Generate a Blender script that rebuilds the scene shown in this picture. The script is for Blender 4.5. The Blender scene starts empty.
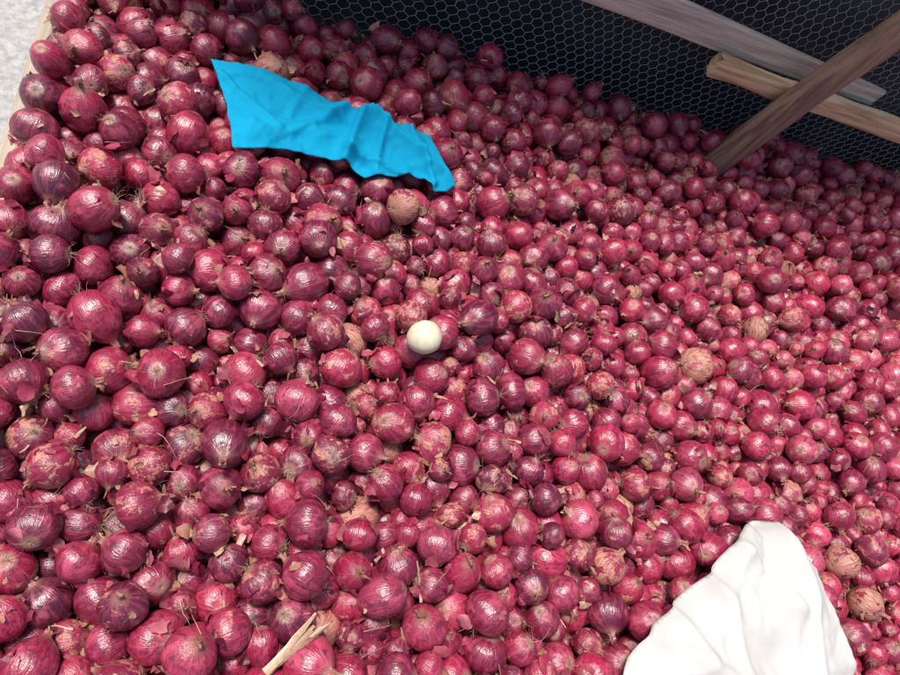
import bpy, math, random, time
import numpy as np
from mathutils import Vector, Matrix, noise, kdtree
from mathutils.geometry import delaunay_2d_cdt
rng=np.random.default_rng(7); random.seed(7)
scene=bpy.context.scene
H_CAM=0.77

def new_obj(name,me,parent=None):
    o=bpy.data.objects.new(name,me); scene.collection.objects.link(o)
    if parent: o.parent=parent
    return o
def np_mesh(name,V,loops,totals,smooth=True,attrs=None):
    me=bpy.data.meshes.new(name)
    me.vertices.add(len(V)); me.vertices.foreach_set('co',np.ascontiguousarray(V,dtype=np.float32).ravel())
    me.loops.add(len(loops)); me.loops.foreach_set('vertex_index',np.asarray(loops,dtype=np.int32))
    totals=np.asarray(totals,dtype=np.int32); starts=np.concatenate([[0],np.cumsum(totals)[:-1]]).astype(np.int32)
    me.polygons.add(len(totals)); me.polygons.foreach_set('loop_start',starts); me.polygons.foreach_set('loop_total',totals)
    me.polygons.foreach_set('use_smooth',np.full(len(totals),smooth))
    for k,(typ,arr) in (attrs or {}).items():
        a=me.attributes.new(k,typ,'POINT')
        a.data.foreach_set('vector' if typ=='FLOAT_VECTOR' else 'color',np.ascontiguousarray(arr,dtype=np.float32).ravel())
    me.update(); me.validate()
    return me

# ---------- material helpers ----------
class NT:
    def __init__(s,name):
        s.m=bpy.data.materials.new(name); s.m.use_nodes=True; s.t=s.m.node_tree; s.N=s.t.nodes; s.L=s.t.links
        s.b=s.N['Principled BSDF']
    def n(s,typ,**k):
        x=s.N.new(typ)
        for a,v in k.items(): setattr(x,a,v)
        return x
    def set(s,inp,v):
        if hasattr(v,'links') and hasattr(v,'is_linked'): s.L.new(v,inp)
        else: inp.default_value=v
    def math(s,op,a,b=None,clamp=False):
        x=s.n('ShaderNodeMath',operation=op,use_clamp=clamp); s.set(x.inputs[0],a)
        if b is not None: s.set(x.inputs[1],b)
        return x.outputs[0]
    def mix(s,f,a,b,mode='MIX'):
        x=s.n('ShaderNodeMix',data_type='RGBA',blend_type=mode); s.set(x.inputs[0],f)
        s.set(x.inputs[6],a if not isinstance(a,tuple) else (*a,1)); s.set(x.inputs[7],b if not isinstance(b,tuple) else (*b,1))
        return x.outputs[2]
    def noise(s,vec,scale,detail=3,rough=.55,dist=0):
        x=s.n('ShaderNodeTexNoise'); s.set(x.inputs['Vector'],vec); x.inputs['Scale'].default_value=scale
        x.inputs['Detail'].default_value=detail; x.inputs['Roughness'].default_value=rough; x.inputs['Distortion'].default_value=dist
        return x.outputs['Fac']
    def ss(s,v,a,b):
        x=s.n('ShaderNodeMapRange',interpolation_type='SMOOTHSTEP'); s.set(x.inputs[0],v); s.set(x.inputs[1],a); s.set(x.inputs[2],b)
        return x.outputs[0]
    def bump(s,h,strength,dist):
        x=s.n('ShaderNodeBump'); x.inputs['Strength'].default_value=strength; x.inputs['Distance'].default_value=dist
        s.L.new(h,x.inputs['Height']); s.L.new(x.outputs[0],s.b.inputs['Normal'])
    def attr(s,name):
        return s.n('ShaderNodeAttribute',attribute_name=name)
    def comb(s,x,y,z):
        c=s.n('ShaderNodeCombineXYZ')
        for i,v in enumerate((x,y,z)): s.set(c.inputs[i],v)
        return c.outputs[0]
    def vmath(s,op,a,b):
        x=s.n('ShaderNodeVectorMath',operation=op); s.set(x.inputs[0],a); s.set(x.inputs[1],b); return x.outputs[0]

def onion_material():
    k=NT('red_onion_skin')
    loc=k.attr('loc'); r=k.attr('rnd')
    sp=k.n('ShaderNodeSeparateXYZ'); k.L.new(loc.outputs['Vector'],sp.inputs[0]); x,y,z=sp.outputs
    sr=k.n('ShaderNodeSeparateColor'); k.L.new(r.outputs['Color'],sr.inputs[0]); r1,r2,r3=sr.outputs; r4=r.outputs['Alpha']
    ln=k.math('ADD',k.math('SQRT',k.math('ADD',k.math('MULTIPLY',x,x),k.math('MULTIPLY',y,y))),.02)
    nx=k.math('DIVIDE',x,ln); ny=k.math('DIVIDE',y,ln)
    seed=k.math('MULTIPLY',r4,57.0)
    sv=k.comb(k.math('ADD',nx,seed),k.math('ADD',ny,seed),k.math('MULTIPLY',z,.16))
    s1=k.noise(sv,4.0,2,.6); s2=k.noise(sv,15.0,2,.6)
    off=k.comb(seed,k.math('MULTIPLY',r4,31.0),k.math('MULTIPLY',r4,-77.0))
    lv=k.vmath('ADD',loc.outputs['Vector'],off)
    p1=k.noise(lv,1.2,3,.6,.5); p2=k.noise(lv,3.2,4,.65,.3)
    col=k.mix(r1,(.065,.005,.026),(.46,.017,.070))
    col=k.mix(k.ss(r2,.75,1.0),col,(.62,.090,.17))
    col=k.mix(k.math('MULTIPLY',k.ss(s1,.42,.72),.5),col,k.mix(.55,col,(.64,.13,.22)))
    veins=k.ss(s2,.50,.62)
    col=k.mix(k.math('MULTIPLY',veins,.5),col,k.mix(1.0,col,(.45,.24,.34),'MULTIPLY'))
    col=k.mix(k.math('MULTIPLY',k.ss(p1,.50,.66),.5),col,(.60,.10,.18))
    col=k.mix(k.math('MULTIPLY',k.ss(p2,.53,.62),.65),col,(.060,.005,.022))
    pm=k.math('ADD',k.math('MULTIPLY',p1,.55),k.math('MULTIPLY',p2,.45))
    th=k.math('SUBTRACT',.79,k.math('MULTIPLY',r3,.29))
    tan=k.math('MULTIPLY',k.ss(pm,th,k.math('ADD',th,.03)),.8)
    tc=k.mix(k.ss(s2,.35,.65),k.mix(r2,(.58,.27,.19),(.55,.36,.20)),(.32,.085,.07))
    col=k.mix(tan,col,tc)
    col=k.mix(k.math('MULTIPLY',k.ss(z,-.90,-.965),.6),col,(.40,.25,.18))
    col=k.mix(k.math('MULTIPLY',k.ss(z,.86,1.10),.7),col,k.mix(s2,(.48,.25,.17),(.16,.04,.045)))
    k.L.new(col,k.b.inputs['Base Color'])
    k.set(k.b.inputs['Roughness'],k.math('ADD',k.math('ADD',k.math('ADD',.17,k.math('MULTIPLY',r3,.13)),k.math('MULTIPLY',p2,.18)),k.math('MULTIPLY',tan,.25)))
    k.b.inputs['Specular IOR Level'].default_value=1.0
    k.bump(k.math('ADD',k.math('ADD',s2,k.math('MULTIPLY',s1,.8)),k.math('ADD',k.math('MULTIPLY',tan,.8),k.math('MULTIPLY',p2,1.4))),.5,.0015)
    return k.m
def litter_material():
    k=NT('dry_onion_skin'); r=k.attr('rnd')
    g=k.n('ShaderNodeNewGeometry')
    nz=k.noise(g.outputs['Position'],180,3)
    col=k.mix(1.0,r.outputs['Color'],k.mix(nz,(.45,.4,.4),(1.3,1.2,1.2)),'MULTIPLY')
    k.L.new(col,k.b.inputs['Base Color']); k.b.inputs['Roughness'].default_value=.38
    tr=k.n('ShaderNodeBsdfTranslucent'); k.L.new(col,tr.inputs[0])
    mx=k.n('ShaderNodeMixShader'); mx.inputs[0].default_value=.3
    k.L.new(k.b.outputs[0],mx.inputs[1]); k.L.new(tr.outputs[0],mx.inputs[2])
    k.L.new(mx.outputs[0],k.N['Material Output'].inputs[0])
    k.bump(nz,.4,.001)
    return k.m
def simple(name,c1,c2,scale,rough=.8,bump=.3,bd=.002,stretch=(1,1,1),detail=5,c3=None,lo=.3,hi=.7):
    k=NT(name); tc=k.n('ShaderNodeTexCoord'); mp=k.n('ShaderNodeMapping'); mp.inputs['Scale'].default_value=stretch
    k.L.new(tc.outputs['Object'],mp.inputs[0])
    a=k.noise(mp.outputs[0],scale,detail,.65); b=k.noise(mp.outputs[0],scale*.23,3)
    col=k.mix(k.ss(a,lo,hi),c1,c2)
    col=k.mix(k.math('MULTIPLY',k.ss(b,.45,.7),.7),col,c3 or tuple(v*.6 for v in c1))
    k.L.new(col,k.b.inputs['Base Color']); k.b.inputs['Roughness'].default_value=rough
    k.bump(a,bump,bd); return k.m

# ---------- packing ----------
x0,x1,y0,y1=-.238,1.72,-.24,.925
N=8000
C=np.empty((N,3)); C[:,0]=rng.uniform(x0,x1,N); C[:,1]=rng.uniform(y0,y1,N); C[:,2]=rng.uniform(.03,.33,N)
R=np.clip(rng.lognormal(math.log(.0184),.21,N)*(1.09-.17*(C[:,0]-x0)/(x1-x0)),.0105,.0255)
def floorz(x,y): return .012*np.sin(x*4.1+1)+.012*np.sin(y*5.3+x*2)-.038*np.clip((y-.5)/.4,0,1)*np.clip((.6-x)/.6,0,1)+.012*np.clip((y-.75)/.17,0,1)*np.clip((x-.5)/.5,0,1)
pi=pj=None
NIT=240
for it in range(NIT):
    if it%8==0:
        kd=kdtree.KDTree(N)
        for i in range(N): kd.insert(C[i],i)
        kd.balance(); A=[];B=[]
        for i in range(N):
            ri=R[i]+.0255+.006
            for (co,j,d) in kd.find_range(C[i],ri):
                if j>i and d<R[i]+R[j]+.008: A.append(i);B.append(j)
        pi=np.array(A);pj=np.array(B)
    if it<NIT-40: C[:,2]-=.0022 if it<150 else .001
    for sub in range(2):
        D=C[pj]-C[pi]; L=np.linalg.norm(D,axis=1)+1e-9; pen=(R[pi]+R[pj])*.965-L
        m=pen>0; a=pi[m];b=pj[m]; push=D[m]/L[m][:,None]*(pen[m]*.5)[:,None]
        acc=np.zeros((N,3))
        for q in range(3):
            acc[:,q]+=np.bincount(b,push[:,q],N)-np.bincount(a,push[:,q],N)
        cnt=np.bincount(a,minlength=N)+np.bincount(b,minlength=N)
        C+=acc/np.maximum(1,cnt*.45)[:,None]
        C[:,0]=np.clip(C[:,0],x0+R*.9,x1-R*.9); C[:,1]=np.clip(C[:,1],y0+R*.9,y1-R*.9)
        C[:,2]=np.maximum(C[:,2],floorz(C[:,0],C[:,1])+R)
gs=.004; gx=np.arange(x0,x1,gs); gy=np.arange(y0,y1,gs)
HM=np.full((len(gx),len(gy)),-1.0)
for i in range(N):
    cx,cy,cz=C[i]; r=R[i]*1.06
    ia=max(0,int((cx-r-x0)/gs)); ib=min(len(gx),int((cx+r-x0)/gs)+2); ja=max(0,int((cy-r-y0)/gs)); jb=min(len(gy),int((cy+r-y0)/gs)+2)
    dd=r*r-(gx[ia:ib,None]-cx)**2-(gy[None,ja:jb]-cy)**2
    HM[ia:ib,ja:jb]=np.maximum(HM[ia:ib,ja:jb],np.where(dd>0,cz+np.sqrt(np.maximum(dd,0)),-1))
top=np.median(HM); shift=-(top+.002)
C[:,2]+=shift; HM+=shift; FL=shift
def hm(x,y):
    i=min(max(int((x-x0)/gs),0),len(gx)-1); j=min(max(int((y-y0)/gs),0),len(gy)-1); return HM[i,j]
expo=np.array([C[i,2]+R[i]>hm(C[i,0],C[i,1])-.018 for i in range(N)])

# ---------- cloth outlines (world metres) ----------
bp=[(-0.034,0.745),(0.0,0.748),(0.064,0.74),(0.115,0.731),(0.153,0.709),(0.176,0.704),(0.194,0.719),(0.213,0.705),(0.251,0.711),(0.287,0.706),(0.302,0.674),(0.327,0.622),(0.312,.606),(0.292,0.600),(0.278,0.618),(0.231,0.606),(0.187,0.594),(0.164,0.608),(0.128,0.612),(0.079,0.611),(0.011,0.588),(-0.005,0.667)]
BS=(-.004,-.008)
bp=[(a+BS[0],b+BS[1]) for a,b in bp]
wp=[(0.765,0.138),(0.795,.136),(0.820,0.118),(0.836,.088),(0.845,0.052),(0.872,0.0),(0.890,-0.051),(0.860,-0.092),(0.765,-0.131),(0.61,-0.12),(0.515,-0.078),(0.506,-.052),(0.516,-0.030),(0.552,0.007),(0.655,0.066),(0.686,0.097),(0.727,0.127)]
def inpoly(poly,x,y,grow=1.06):
    cx=sum(p[0] for p in poly)/len(poly);cy=sum(p[1] for p in poly)/len(poly); c=False;j=len(poly)-1
    x=cx+(x-cx)/grow;y=cy+(y-cy)/grow
    for i in range(len(poly)):
        a,b=poly[i],poly[j]
        if (a[1]>y)!=(b[1]>y) and x<(b[0]-a[0])*(y-a[1])/(b[1]-a[1])+a[0]: c=not c
        j=i
    return c

# ---------- onion variants ----------
SEG=20
def variant(kind):
    fl=random.uniform(.84,1.04)
    if kind%7==6: fl=random.uniform(1.08,1.18)
    nl=random.choice([.03,.08,.15,.28])
    ph=[9,24,40,56,72,88,104,120,136,149]
    prof=[(.07,-.965),(.11,-.985)]+[(math.sin(math.radians(p)),-math.cos(math.radians(p))) for p in ph[1:]]
    prof+=[(.33,.985),(.19,1.07),(.12,1.16),(.10,1.18+nl*.5),(.12,1.18+nl),(.05,1.2+nl)]
    a1,a2,a3,a4=[random.uniform(0,6.28) for _ in range(4)]; e2=random.uniform(0,.07); e3=random.uniform(0,.05); sh=random.uniform(-.09,.09)
    bx=random.uniform(-.12,.12)
    V=[]
    for ri,(r,z) in enumerate(prof):
        zz=z*fl
        for s in range(SEG):
            th=2*math.pi*s/SEG
            rr=r*(1+sh*z+e2*math.cos(2*th+a1)+e3*math.cos(3*th+a2)*(1-z*z if abs(z)<1 else 0)+.016*math.cos(7*th+a3+z*2)+.008*math.cos(9*th+a4-z))
            if z>1.1: rr*=1+.45*math.cos(2*th+a3)+.2*math.cos(5*th)
            off=bx*max(0,z-.9)*2
            V.append((rr*math.cos(th)+off,rr*math.sin(th),zz+(.03*math.cos(3*th+a1) if z>1.1 else 0)))
    nr=len(prof)
    V.append((0,0,-.93*fl)); V.append((bx*max(0,.3+nl)*2,0,(1.16+nl)*fl))
    loops=[];tot=[]
    for i in range(nr-1):
        for s in range(SEG):
            s2=(s+1)%SEG
            loops+= [i*SEG+s,i*SEG+s2,(i+1)*SEG+s2,(i+1)*SEG+s]; tot.append(4)
    b=nr*SEG
    for s in range(SEG):
        loops+=[b,(s+1)%SEG,s]; tot.append(3)
        loops+=[b+1,(nr-1)*SEG+s,(nr-1)*SEG+(s+1)%SEG]; tot.append(3)
    V=np.array(V); loc=V.copy(); loc[:,2]/=fl
    return V,loc,np.array(loops),np.array(tot),fl,nl
VAR=[variant(k) for k in range(22)]
FLAT=[i for i,v in enumerate(VAR) if v[4]<1.0]
VI=[i%len(VAR) for i in range(N)]
def rand_rot():
    q=rng.normal(size=4); q/=np.linalg.norm(q); w,x,y,z=q
    return np.array([[1-2*(y*y+z*z),2*(x*y-z*w),2*(x*z+y*w)],[2*(x*y+z*w),1-2*(x*x+z*z),2*(y*z-x*w)],[2*(x*z-y*w),2*(y*z+x*w),1-2*(x*x+y*y)]])
# white onion: resting in the lowest dimple of the pile surface near its spot
WR=.0225; best=None
for ddx in np.arange(-.010,.0101,.002):
    for ddy in np.arange(-.010,.0101,.002):
        px,py=.272+ddx,.354+ddy; dd=(C[:,0]-px)**2+(C[:,1]-py)**2; lim=(R*1.02+WR*.97)**2-dd; mm=lim>0
        z=(C[mm,2]+np.sqrt(lim[mm])).max()
        sc=z+.15*math.hypot(ddx,ddy)
        if best is None or sc<best[0]: best=(sc,px,py,z)
WC=np.array(best[1:]); 
bt=np.array([.765,.378]); cand=[i for i in range(N) if expo[i] and np.hypot(*(C[i,:2]-bt))<.04]
bi=max(cand,key=lambda i:C[i,2]); R[bi]=.030; C[bi,2]+=.012
Vs=[];Ls=[];Ts=[];Lc=[];Rn=[];base=0; ROT=[]
for i in range(N):
    rot=rand_rot()
    nearw=np.linalg.norm(C[i]-WC)<.065
    under=nearw or (expo[i] and (inpoly(bp,C[i,0],C[i,1],1.10) or inpoly(wp,C[i,0],C[i,1],1.05)))
    if under:
        VI[i]=FLAT[i%len(FLAT)]
        if rot[2,2]>-.2: rot=rot@np.diag([1.,-1.,-1.])
        if rot[2,2]>-.45 and not nearw: rot=np.array([[1,0,0],[0,-1,0],[0,0,-1.]])
    ROT.append(rot)
    V,loc,lo,to,fl,nl=VAR[VI[i]]
    W=V@rot.T*R[i]*(1.0 if under else 1.03)+C[i]
    Vs.append(W);Ls.append(lo+base);Ts.append(to);Lc.append(loc);base+=len(V)
    xx=(C[i,0]-x0)/(x1-x0)
    c=[np.clip(rng.beta(1.2,1.5)*.76+.36*xx,0,1),rng.uniform()*(.80+.22*xx),rng.uniform() if rng.uniform()<.975 else 1.2,rng.uniform()]  # pinker skins to the right, plus brighter light there put into the colour
    if i==bi: c[2]=1.3
    Rn.append(np.tile(c,(len(V),1)))
pile=bpy.data.objects.new('red_onion_pile',None); scene.collection.objects.link(pile)
me=np_mesh('onions',np.concatenate(Vs),np.concatenate(Ls),np.concatenate(Ts),True,{'loc':('FLOAT_VECTOR',np.concatenate(Lc)),'rnd':('FLOAT_COLOR',np.concatenate(Rn))})
me.materials.append(onion_material()); new_obj('onions',me,pile)

# ---------- litter, roots ----------
class Acc:
    def __init__(s): s.V=[];s.L=[];s.T=[];s.C=[]
    def add(s,V,F,c):
        b=len(s.V); s.V+=[tuple(v) for v in V]; s.C+=[(*c,1)]*len(V)
        for f in F: s.L+=[b+q for q in f]; s.T.append(len(f))
    def build(s,name,mat,parent=None):
        me=np_mesh(name,np.array(s.V),s.L,s.T,True,{'rnd':('FLOAT_COLOR',np.array(s.C))}); me.materials.append(mat); return new_obj(name,me,parent)
lit=litter_material()
roots=Acc(); skins=Acc()
def strand(acc,p,d,length,w,c,curl=.5,segs=4,grav=.3):
    p=np.array(p,float); d=np.array(d,float); d/=np.linalg.norm(d); V=[];side=np.cross(d,rng.normal(size=3)); side/=np.linalg.norm(side)+1e-9
    for s in range(segs+1):
        ww=w*(1-.75*s/segs); n2=np.cross(d,side)
        V+= [p+side*ww,p-side*ww*.5+n2*ww*.8,p-side*ww*.5-n2*ww*.8]
        p=p+d*length/segs; d=d+rng.normal(size=3)*curl*.5; d[2]-=grav*.3; d/=np.linalg.norm(d); side=side-d*side.dot(d); side/=np.linalg.norm(side)+1e-9
    F=[]
    for s in range(segs):
        for q in range(3):
            q2=(q+1)%3; F.append((s*3+q,s*3+q2,(s+1)*3+q2,(s+1)*3+q))
    acc.add(V,F,c)
def ribbon(acc,p,d,length,w,c,curl=.4,segs=4,flat=None):
    p=np.array(p,float); d=np.array(d,float); d/=np.linalg.norm(d); side=np.cross(d,rng.normal(size=3) if flat is None else flat); side/=np.linalg.norm(side)+1e-9; V=[]
    for s in range(segs+1):
        ww=w*(1-.6*(s/segs)**2)*rng.uniform(.7,1.1); up=np.cross(side,d)
        V+=[p+side*ww,p+up*ww*.35,p-side*ww]
        p=p+d*length/segs; d=d+rng.normal(size=3)*curl*.4; d/=np.linalg.norm(d); side=side+rng.normal(size=3)*.15; side-=d*side.dot(d); side/=np.linalg.norm(side)
    F=[]
    for s in range(segs):
        a=s*3;b=a+3; F+=[(a,a+1,b+1,b),(a+1,a+2,b+2,b+1)]
    acc.add(V,F,c)
ex=[i for i in range(N) if expo[i] and np.linalg.norm(C[i]-WC)>.06 and not inpoly(bp,C[i,0],C[i,1],1.08) and not inpoly(wp,C[i,0],C[i,1])]
def jit(c,a=.25):
    f=rng.uniform(1-a,1+a); return tuple(min(1,v*f) for v in c)
TAN=(.50,.31,.20); PALE=(.66,.50,.38)
for i in ex:
    V,loc,lo,to,fl,nl=VAR[VI[i]]; ax=ROT[i][:,2]; r=R[i]*1.03
    if ax[2]<.75 and rng.uniform()<.75:
        p=C[i]-ax*r*fl*.95
        for _ in range(rng.integers(8,22)):
            d=-ax*rng.uniform(.2,1)+rng.normal(size=3)*.75
            strand(roots,p+rng.normal(size=3)*r*.06,d,rng.uniform(.006,.018),.00034,jit(PALE),.9,3)
    if ax[2]>-.6 and rng.uniform()<.7:
        p=C[i]+ax*r*(1.12+nl)*fl
        for _ in range(rng.integers(3,8)):
            ribbon(skins,p-ax*.004,ax+rng.normal(size=3)*.4,rng.uniform(.005,.016),rng.uniform(.0007,.0026),jit(random.choice([TAN,(.36,.15,.12),(.45,.22,.18)])),.6,3)
def flake(p,nrm,size,c,lift,curl=1.0):
    nrm=nrm+rng.normal(size=3)*lift; nrm/=np.linalg.norm(nrm); t=np.cross(nrm,rng.normal(size=3)); t/=np.linalg.norm(t); b=np.cross(nrm,t)
    K=13; asp=rng.uniform(.35,1); cu=rng.uniform(-.9,.4)*curl; V=[p]
    rad=rng.uniform(.6,1.1,K)
    for ring in (.55,1):
        for q in range(K):
            a=2*math.pi*q/K; rr=size*ring*(rad[q] if ring==1 else .5+.5*rad[q])
            u=math.cos(a)*rr; v=math.sin(a)*rr*asp
            V.append(p+t*u+b*v+nrm*(cu*(v*v)/size*1.6+ (rng.normal()*.12*size if ring==1 else rng.normal()*.04*size)))
    F=[(0,1+q,1+(q+1)%K) for q in range(K)]+[(1+q,1+K+q,1+K+(q+1)%K,1+(q+1)%K) for q in range(K)]
    skins.add(V,F,c)
SKC=[(.36,.035,.085),(.22,.02,.06),(.50,.12,.17),(.42,.06,.13),(.48,.24,.18),(.62,.42,.30),(.58,.18,.24),(.12,.015,.04),(.50,.28,.19)]
for i in ex:
    dens=1.15 if (C[i,0]<.22 and C[i,1]<.30) else (.7 if C[i,0]<.5 else .5)
    for _ in range(rng.poisson(1.8*dens)):
        d=rng.normal(size=3); d[2]=abs(d[2])*.8; d/=np.linalg.norm(d)
        sz=rng.uniform(.004,.009) if rng.uniform()<.6 else rng.uniform(.009,.016)
        flake(C[i]+d*R[i]*1.05,d,sz,jit(SKC[rng.integers(len(SKC))] if sz<.009 else SKC[[0,1,2,3,6][rng.integers(5)]]),.32)
    for _ in range(rng.poisson(2.6*dens)):
        a=rng.uniform(0,6.28); d=np.array([math.cos(a),math.sin(a),rng.uniform(-.1,.4)]); d/=np.linalg.norm(d)
        flake(C[i]+d*R[i]*1.12,np.array([0,0,1.])+rng.normal(size=3)*.6,rng.uniform(.004,.012),jit(random.choice(SKC)),.6)
    if rng.uniform()<.25*dens:
        x,y=C[i,:2]+rng.normal(size=2)*.02; a=rng.uniform(0,6.28)
        strand(skins,(x,y,hm(x,y)+.002),(math.cos(a),math.sin(a),rng.uniform(-.1,.2)),rng.uniform(.012,.035),.0005,jit(PALE,.4),.4,4,.1)
    if rng.uniform()<.08*dens:
        x,y=C[i,:2]+rng.normal(size=2)*.018; a=rng.uniform(0,6.28)
        ribbon(skins,(x,y,hm(x,y)+.001),(math.cos(a),math.sin(a),rng.uniform(-.4,.05)),rng.uniform(.010,.022),rng.uniform(.001,.0026),jit((.52,.37,.25),.35),.4,4,flat=np.array([0,0,1.]))
roots.build('rootlets',lit,pile); skins.build('loose_skins',lit,pile)

# ---------- white onion ----------
V,loc,lo,to,fl,nl=VAR[FLAT[1]]
rotw=np.array(Matrix.Rotation(2.7,3,'X')@Matrix.Rotation(.4,3,'Y'))
me=np_mesh('white_onion',V@rotw.T*WR+WC,lo,to,True,{'loc':('FLOAT_VECTOR',loc)})
k=NT('white_onion_skin'); lc=k.attr('loc'); a=k.noise(lc.outputs['Vector'],2.5,4)
k.L.new(k.mix(k.ss(a,.4,.7),(.70,.66,.50),(.64,.56,.38)),k.b.inputs['Base Color']); k.b.inputs['Roughness'].default_value=.5
k.bump(k.noise(lc.outputs['Vector'],7,4),.2,.001)
me.materials.append(k.m); new_obj('white_onion',me)

# ---------- cloths ----------
def drape(sag,iters=500,clear=.0025,region=None):
    xa,xb,ya,yb=region; ia=int((xa-x0)/gs);ib=int((xb-x0)/gs);ja=max(0,int((ya-y0)/gs));jb=min(len(gy),int((yb-y0)/gs))
    Hs=HM[ia:ib,ja:jb]; z=np.full_like(Hs,Hs.max())
    for _ in range(iters):
        av=z.copy(); av[1:-1,1:-1]=(z[2:,1:-1]+z[:-2,1:-1]+z[1:-1,2:]+z[1:-1,:-2])/4
        z=np.maximum(Hs+clear,av-sag)
    for _ in range(3):
        z[1:-1,1:-1]=(z[2:,1:-1]+z[:-2,1:-1]+z[1:-1,2:]+z[1:-1,:-2]+z[1:-1,1:-1]*2)/6
    z=np.maximum(z,Hs+.0015)
    def f(x,y):
        u=(x-gx[ia])/gs; v=(y-gy[ja])/gs; i=int(min(max(u,0),z.shape[0]-2)); j=int(min(max(v,0),z.shape[1]-2)); u=min(max(u-i,0),1); v=min(max(v-j,0),1)
        return (z[i,j]*(1-u)+z[i+1,j]*u)*(1-v)+(z[i,j+1]*(1-u)+z[i+1,j+1]*u)*v
    return f
def cloth(name,poly,zf,mat,step=.004,thick=.0010,wob=.0015):
    pts=[];M=len(poly)
    for i in range(M):
        a=Vector(poly[i]);b=Vector(poly[(i+1)%M]); L=(b-a).length; m=max(1,int(L/step)); nn=Vector((-(b-a).y,(b-a).x)).normalized()
        for q in range(m):
            p=a.lerp(b,q/m); w=noise.noise(Vector((p.x*40,p.y*40,3)))*wob; pts.append(p+nn*w)
    nb=len(pts); edges=[(i,(i+1)%nb) for i in range(nb)]
    xs=[p.x for p in pts];ys=[p.y for p in pts]
    def inside(x,y):
        c=False;j=nb-1
        for i in range(nb):
            if (pts[i].y>y)!=(pts[j].y>y) and x<(pts[j].x-pts[i].x)*(y-pts[i].y)/(pts[j].y-pts[i].y)+pts[i].x: c=not c
            j=i
        return c
    kd=kdtree.KDTree(nb)
    for i,p in enumerate(pts): kd.insert((p.x,p.y,0),i)
    kd.balance(); y=min(ys);row=0
    while y<max(ys):
        x=min(xs)+(row%2)*step/2
        while x<max(xs):
            if inside(x,y) and kd.find((x,y,0))[2]>step*.6: pts.append(Vector((x,y)))
            x+=step
        y+=step*.866;row+=1
    v,e,f,_,_,_=delaunay_2d_cdt(pts,edges,[],1,1e-6)
    V=[(p.x,p.y,zf(p.x,p.y,kd.find((p.x,p.y,0))[2])) for p in v]
    me=bpy.data.meshes.new(name); me.from_pydata(V,[],f); me.update()
    for p in me.polygons:p.use_smooth=True
    me.materials.append(mat); o=new_obj(name,me)
    s=o.modifiers.new('t','SOLIDIFY'); s.thickness=thick; s.offset=1
    return o
def crease(x,y,a,b,w,h,taper=.5,one=0):
    ax,ay=a;bx,by=b;dx=bx-ax;dy=by-ay;L2=dx*dx+dy*dy;t=((x-ax)*dx+(y-ay)*dy)/L2;tt=min(max(t,0),1)
    qx=ax+dx*tt;qy=ay+dy*tt; d=math.hypot(x-qx,y-qy); sgn=(x-ax)*dy-(y-ay)*dx
    ww=w*(2.2 if sgn*one>0 else 1)
    return h*(math.exp(-math.sqrt((d/ww)**2+.03)+.173))*(1-taper*tt)
def ridged(x,y,s,seed):
    return 1-2*abs(noise.noise(Vector((x*s,y*s,seed))))
def weave(name,c,c2,rough=.85,tr=.15):
    k=NT(name); tc=k.n('ShaderNodeTexCoord'); w1=k.n('ShaderNodeTexWave'); w1.inputs['Scale'].default_value=260; w1.bands_direction='X'
    w2=k.n('ShaderNodeTexWave'); w2.inputs['Scale'].default_value=260; w2.bands_direction='Y'
    k.L.new(tc.outputs['Object'],w1.inputs[0]); k.L.new(tc.outputs['Object'],w2.inputs[0])
    h=k.math('ADD',w1.outputs['Fac'],w2.outputs['Fac']); a=k.noise(tc.outputs['Object'],12,4)
    col=k.mix(k.ss(a,.35,.7),c,c2); k.L.new(col,k.b.inputs['Base Color']); k.b.inputs['Roughness'].default_value=rough
    k.b.inputs['Specular IOR Level'].default_value=.25
    k.bump(h,.15,.0006)
    t=k.n('ShaderNodeBsdfTranslucent'); k.L.new(col,t.inputs[0]); mx=k.n('ShaderNodeMixShader'); mx.inputs[0].default_value=tr
    k.L.new(k.b.outputs[0],mx.inputs[1]); k.L.new(t.outputs[0],mx.inputs[2]); k.L.new(mx.outputs[0],k.N['Material Output'].inputs[0])
    return k.m
fb=drape(.00006,900,.002,(-.15,.6,.3,.9))
def zb(X,Y,e):
    x=X-BS[0]; y=Y-BS[1]
    f0=fb(X,Y); z=f0-.003
    z+=crease(x,y,(.158,.712),(.085,.640),.007,.018,.4,1)+crease(x,y,(.178,.705),(.155,.612),.005,.018,.2,-1)
    z+=crease(x,y,(.199,.714),(.300,.640),.007,.021,.3,1)+crease(x,y,(.163,.628),(.285,.604),.005,.015,.3)
    z+=crease(x,y,(.255,.705),(.292,.610),.005,.014,.3)+crease(x,y,(.140,.690),(.015,.735),.006,.010,.6,1)+crease(x,y,(-.02,.72),(.09,.62),.007,.009,.5)
    z+=crease(x,y,(.10,.735),(.06,.62),.007,.008,.5,1)+crease(x,y,(.215,.70),(.20,.60),.005,.011,.4)
    z+=.0040*ridged(x,y*1.3,20,1)+.0022*ridged(x*1.4,y,44,4)+.003*noise.noise(Vector((x*14,y*22,1)))
    if x>.27: z-=.014*((x-.27)/.055)**1.5
    return max(z,f0+.0005)
cloth('blue_cloth',bp,zb,weave('blue_cotton',(.0,.36,.62),(.0,.31,.55)),step=.003)
fw=drape(.00004,900,.003,(.4,1.2,-.235,.3))
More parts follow.
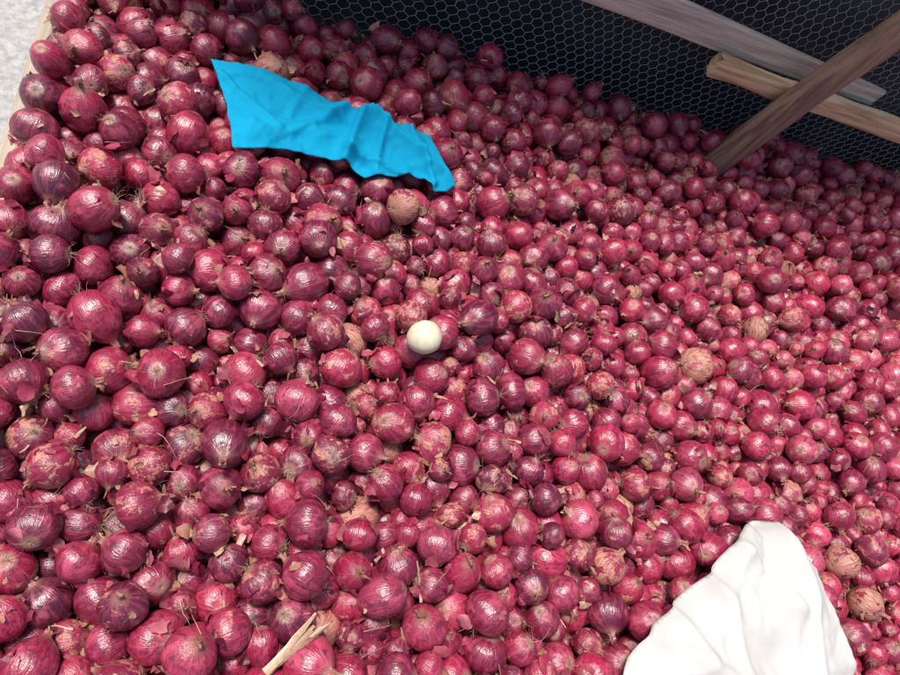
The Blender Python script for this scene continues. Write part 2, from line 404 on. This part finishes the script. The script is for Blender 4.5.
def zw(x,y,e):
    z=fw(x,y)+.003
    z+=.046*(1-math.exp(-(e/.03)**1.3))
    z+=crease(x,y,(.735,.13),(.60,-.04),.014,.018,.5,1)+crease(x,y,(.79,.12),(.77,-.10),.012,.020,.2,-1)+crease(x,y,(.53,.0),(.70,-.09),.012,.015,.4,1)
    z+=crease(x,y,(.82,.07),(.85,-.06),.010,.012,.3)+crease(x,y,(.65,.06),(.66,-.08),.010,.012,.5)-crease(x,y,(.76,.13),(.70,.0),.012,.014,.4)
    z+=crease(x,y,(.70,.10),(.76,.02),.008,.010,.4)+crease(x,y,(.58,.03),(.60,-.03),.008,.008,.4)
    z+=.010*noise.noise(Vector((x*9,y*14,5)))+.0045*ridged(x,y,16,3)+.0015*ridged(x,y,40,8)
    return z
cloth('white_cloth',wp,zw,weave('white_cotton',(.64,.635,.63),(.58,.575,.565)),thick=.002,step=.004)

# ---------- bin structure ----------
wood_grey=simple('weathered_wood',(.34,.30,.26),(.60,.55,.48),90,.85,.8,.004,(.05,1,1),c3=(.48,.42,.35),lo=.35,hi=.6)
wood_tan=simple('split_wood',(.42,.27,.15),(.70,.54,.35),80,.8,.8,.004,(.06,1,1),c3=(.58,.42,.26),lo=.35,hi=.6)
wood_brown=simple('post_wood',(.11,.065,.046),(.32,.21,.155),80,.85,.9,.004,(1,1,.06),c3=(.22,.14,.10),lo=.35,hi=.62)
def pole(name,a,b,ra,rb,mat,parent=None,flat=1.0,rough=.06,seg=20,rings=40,seed=0,e=.3):
    a=Vector(a);b=Vector(b);d=(b-a).normalized(); s=d.cross(Vector((0,1,0))).normalized()
    t=d.cross(s); V=[]
    for i in range(rings+1):
        f=i/rings; c=a.lerp(b,f)+Vector((noise.noise(Vector((f*3,seed,0))),0,noise.noise(Vector((f*3,seed,9)))))*.012
        r=ra+(rb-ra)*f
        for q in range(seg):
            th=2*math.pi*q/seg; ct,st=math.cos(th),math.sin(th)
            if flat<1:
                ct=math.copysign(abs(ct)**e,ct); st=math.copysign(abs(st)**e,st)
            rr=r*(1+rough*noise.noise(Vector((math.cos(th)*1.5+seed,math.sin(th)*1.5,f*9)))*2+rough*.5*noise.noise(Vector((math.cos(th)*5+seed,math.sin(th)*5,f*4))))
            jag=d*(.012*noise.noise(Vector((th*2,seed,3))) if i in (0,rings) else 0)
            V.append(c+s*ct*rr+t*st*rr*flat+jag)
    F=[(i*seg+q,i*seg+(q+1)%seg,(i+1)*seg+(q+1)%seg,(i+1)*seg+q) for i in range(rings) for q in range(seg)]
    F+=[tuple(reversed(range(seg))),tuple(rings*seg+q for q in range(seg))]
    me=bpy.data.meshes.new(name); me.from_pydata(V,[],F); me.update()
    for p in me.polygons[:-2]: p.use_smooth=True
    me.materials.append(mat); return new_obj(name,me,parent)
pole('wooden_post',(.885,.842,-.16),(1.06,.865,1.1),.024,.033,wood_brown,flat=.85,seed=2,rough=.08,e=.7)
pole('wooden_rail',(-.25,.906,.218),(1.125,.906,.180),.050,.018,wood_grey,flat=.25,seed=5,rough=.06)
pole('wooden_rail.001',(.757,.885,.150),(1.72,.885,.140),.019,.023,wood_tan,flat=.5,seed=8,rough=.14)
def box(name,a,b,mat,parent=None,bev=.003):
    a=Vector(a);b=Vector(b)
    V=[(x,y,z) for x in (a.x,b.x) for y in (a.y,b.y) for z in (a.z,b.z)]
    F=[(0,1,3,2),(4,6,7,5),(0,4,5,1),(2,3,7,6),(0,2,6,4),(1,5,7,3)]
    me=bpy.data.meshes.new(name); me.from_pydata(V,[],F); me.update(); me.materials.append(mat); o=new_obj(name,me,parent)
    m=o.modifiers.new('b','BEVEL'); m.width=bev; m.segments=2; return o
crib=bpy.data.objects.new('storage_crib',None); scene.collection.objects.link(crib)
plank=simple('pale_plank',(.34,.28,.22),(.52,.45,.37),70,.85,.5,.002,(1,.06,1))
plankx=simple('dark_plank',(.16,.12,.09),(.30,.24,.18),70,.85,.5,.002,(.06,1,1))
box('side_board',(-.260,-.275,FL-.06),(-.241,.945,-.034),plank,crib)
box('back_board',(-.24,.936,FL-.06),(1.75,.950,-.085),plankx,crib)
box('front_board',(-.24,-.275,FL-.06),(1.75,-.250,-.02),plankx,crib)
box('end_board',(1.727,-.249,FL-.06),(1.75,.935,-.02),plank,crib)
fy=-.248; i=0
while fy<.92:
    box('floor_slat_%d'%i,(-.238,fy,FL-.05),(1.725,min(fy+.098,.934),FL-.025),plankx,crib); fy+=.1; i+=1
for q,(px_,py_) in enumerate([(-.20,-.305),(-.20,.985),(1.70,-.305),(1.70,.985)]):
    box('leg_%d'%q,(px_-.03,py_-.028,-.45),(px_+.03,py_+.028,FL-.0 if py_<0 else 1.1),wood_brown,crib)
wire=NT('galvanised_wire'); wire.b.inputs['Base Color'].default_value=(.30,.32,.36,1); wire.b.inputs['Metallic'].default_value=.3; wire.b.inputs['Roughness'].default_value=.55
Vw=[];Fw=[]
def seg3(a,b,r):
    d=(b-a).normalized(); s=d.cross(Vector((0,1,0))).normalized(); t=Vector((0,1,0)); k0=len(Vw)
    for p in (a,b):
        for q in range(4):
            th=q*math.pi/2; Vw.append(p+s*math.cos(th)*r+t*math.sin(th)*r)
    for q in range(4): Fw.append((k0+q,k0+(q+1)%4,k0+4+(q+1)%4,k0+4+q))
cw=.020; ch=.0085; cv=.0065
def wy(x,z): return .927+.010*noise.noise(Vector((x*3,z*3,0)))
def Q(a,b):
    wx=.008*noise.noise(Vector((a*5,b*5,11))); wz=.008*noise.noise(Vector((a*5,b*5,17)))
    return Vector((a+wx+.0014*noise.noise(Vector((a*90,b*90,1))),wy(a,b),b+wz+.0014*noise.noise(Vector((a*90,b*90,7)))))
x=-.245; cols=int(1.98/cw); rows=int(1.1/(ch+cv))
for r_ in range(rows):
    z=-.12+r_*(ch+cv)
    for c_ in range(cols):
        xx=x+c_*cw+(r_%2)*cw/2
        seg3(Q(xx,z),Q(xx,z+ch),.0008)
        seg3(Q(xx,z+ch),Q(xx+cw/2,z+ch+cv),.00045); seg3(Q(xx,z+ch),Q(xx-cw/2,z+ch+cv),.00045)
me=bpy.data.meshes.new('chicken_wire_fence'); me.from_pydata(Vw,[],Fw); me.update(); me.materials.append(wire.m); new_obj('chicken_wire_fence',me)
V=[];F=[];nx_,nz_=80,40  # added dark sheet behind the wire, standing in for the shaded interior
for i in range(nx_+1):
    for j in range(nz_+1):
        x=-.22+2.0*i/nx_; z=-.42+1.6*j/nz_; V.append((x,1.06+.02*noise.noise(Vector((x*4,z*2,2)))+.01*math.sin(x*14),z))
F=[(i*(nz_+1)+j,(i+1)*(nz_+1)+j,(i+1)*(nz_+1)+j+1,i*(nz_+1)+j+1) for i in range(nx_) for j in range(nz_)]
me=bpy.data.meshes.new('shade_backdrop'); me.from_pydata(V,[],F); me.update()
for p in me.polygons:p.use_smooth=True
me.materials.append(simple('interior_shade',(.018,.021,.028),(.036,.042,.056),8,.7,.2,.002)); new_obj('shade_backdrop',me)
me=bpy.data.meshes.new('ground'); S=300
me.from_pydata([(-S,-S,-.45),(S,-S,-.45),(S,S,-.45),(-S,S,-.45)],[],[(0,1,2,3)]); me.materials.append(simple('concrete_ground',(.26,.26,.26),(.46,.46,.45),60,.9,.6,.004,c3=(.36,.36,.355),lo=.3,hi=.7)); new_obj('ground',me)

st=Acc()
a=Vector((.102,-.030,.014)); b=Vector((.149,.016,.022))
for q in range(6):
    ribbon(st,a+Vector((0,0,.002+.0015*q)),(b-a)+Vector(rng.normal(size=3)*.005),(b-a).length*rng.uniform(.8,1.2),.0045,jit((.62,.46,.32)),.12,7,flat=np.array([0,0,1.]))
ribbon(st,Vector((.268,.034,.012)),Vector((-.005,.044,.008)),.045,.0018,jit((.62,.47,.32)),.1,5,flat=np.array([0,0,1.]))
st.build('dry_stalk',lit)

# ---------- light, world, camera ----------
w=bpy.data.worlds.new('World'); scene.world=w; w.use_nodes=True; nt=w.node_tree
sky=nt.nodes.new('ShaderNodeTexSky'); sky.sky_type='NISHITA'; sky.sun_disc=False
SD=Vector((-.30,.24,.92)).normalized()
sky.sun_elevation=math.asin(SD.z); sky.sun_rotation=math.atan2(SD.x,SD.y); sky.dust_density=4; sky.air_density=.8; sky.ozone_density=.3
bg=nt.nodes['Background']; bg.inputs[1].default_value=.14; nt.links.new(sky.outputs[0],bg.inputs[0])
sl=bpy.data.lights.new('sun','SUN'); sl.energy=4.5; sl.angle=math.radians(12); sl.color=(1,.95,.88)
so=new_obj('sun',sl); so.rotation_euler=SD.to_track_quat('Z','Y').to_euler()
cam=bpy.data.cameras.new('camera'); cam.sensor_width=36; cam.lens=26.7; cam.clip_end=1000; cam.clip_start=.02
co=new_obj('camera',cam)
n=Vector((.37,.386,.845)).normalized(); Xw=Vector((.9285,-.1311,-.3472)).normalized()
Yw=n.cross(Xw).normalized(); Xw=Yw.cross(n).normalized()
M=Matrix((Xw,Yw,n)).to_4x4(); M.translation=Vector((0,0,H_CAM)); co.matrix_world=M
scene.camera=co
scene.view_settings.view_transform='Standard'; scene.view_settings.look='None'; scene.view_settings.exposure=0
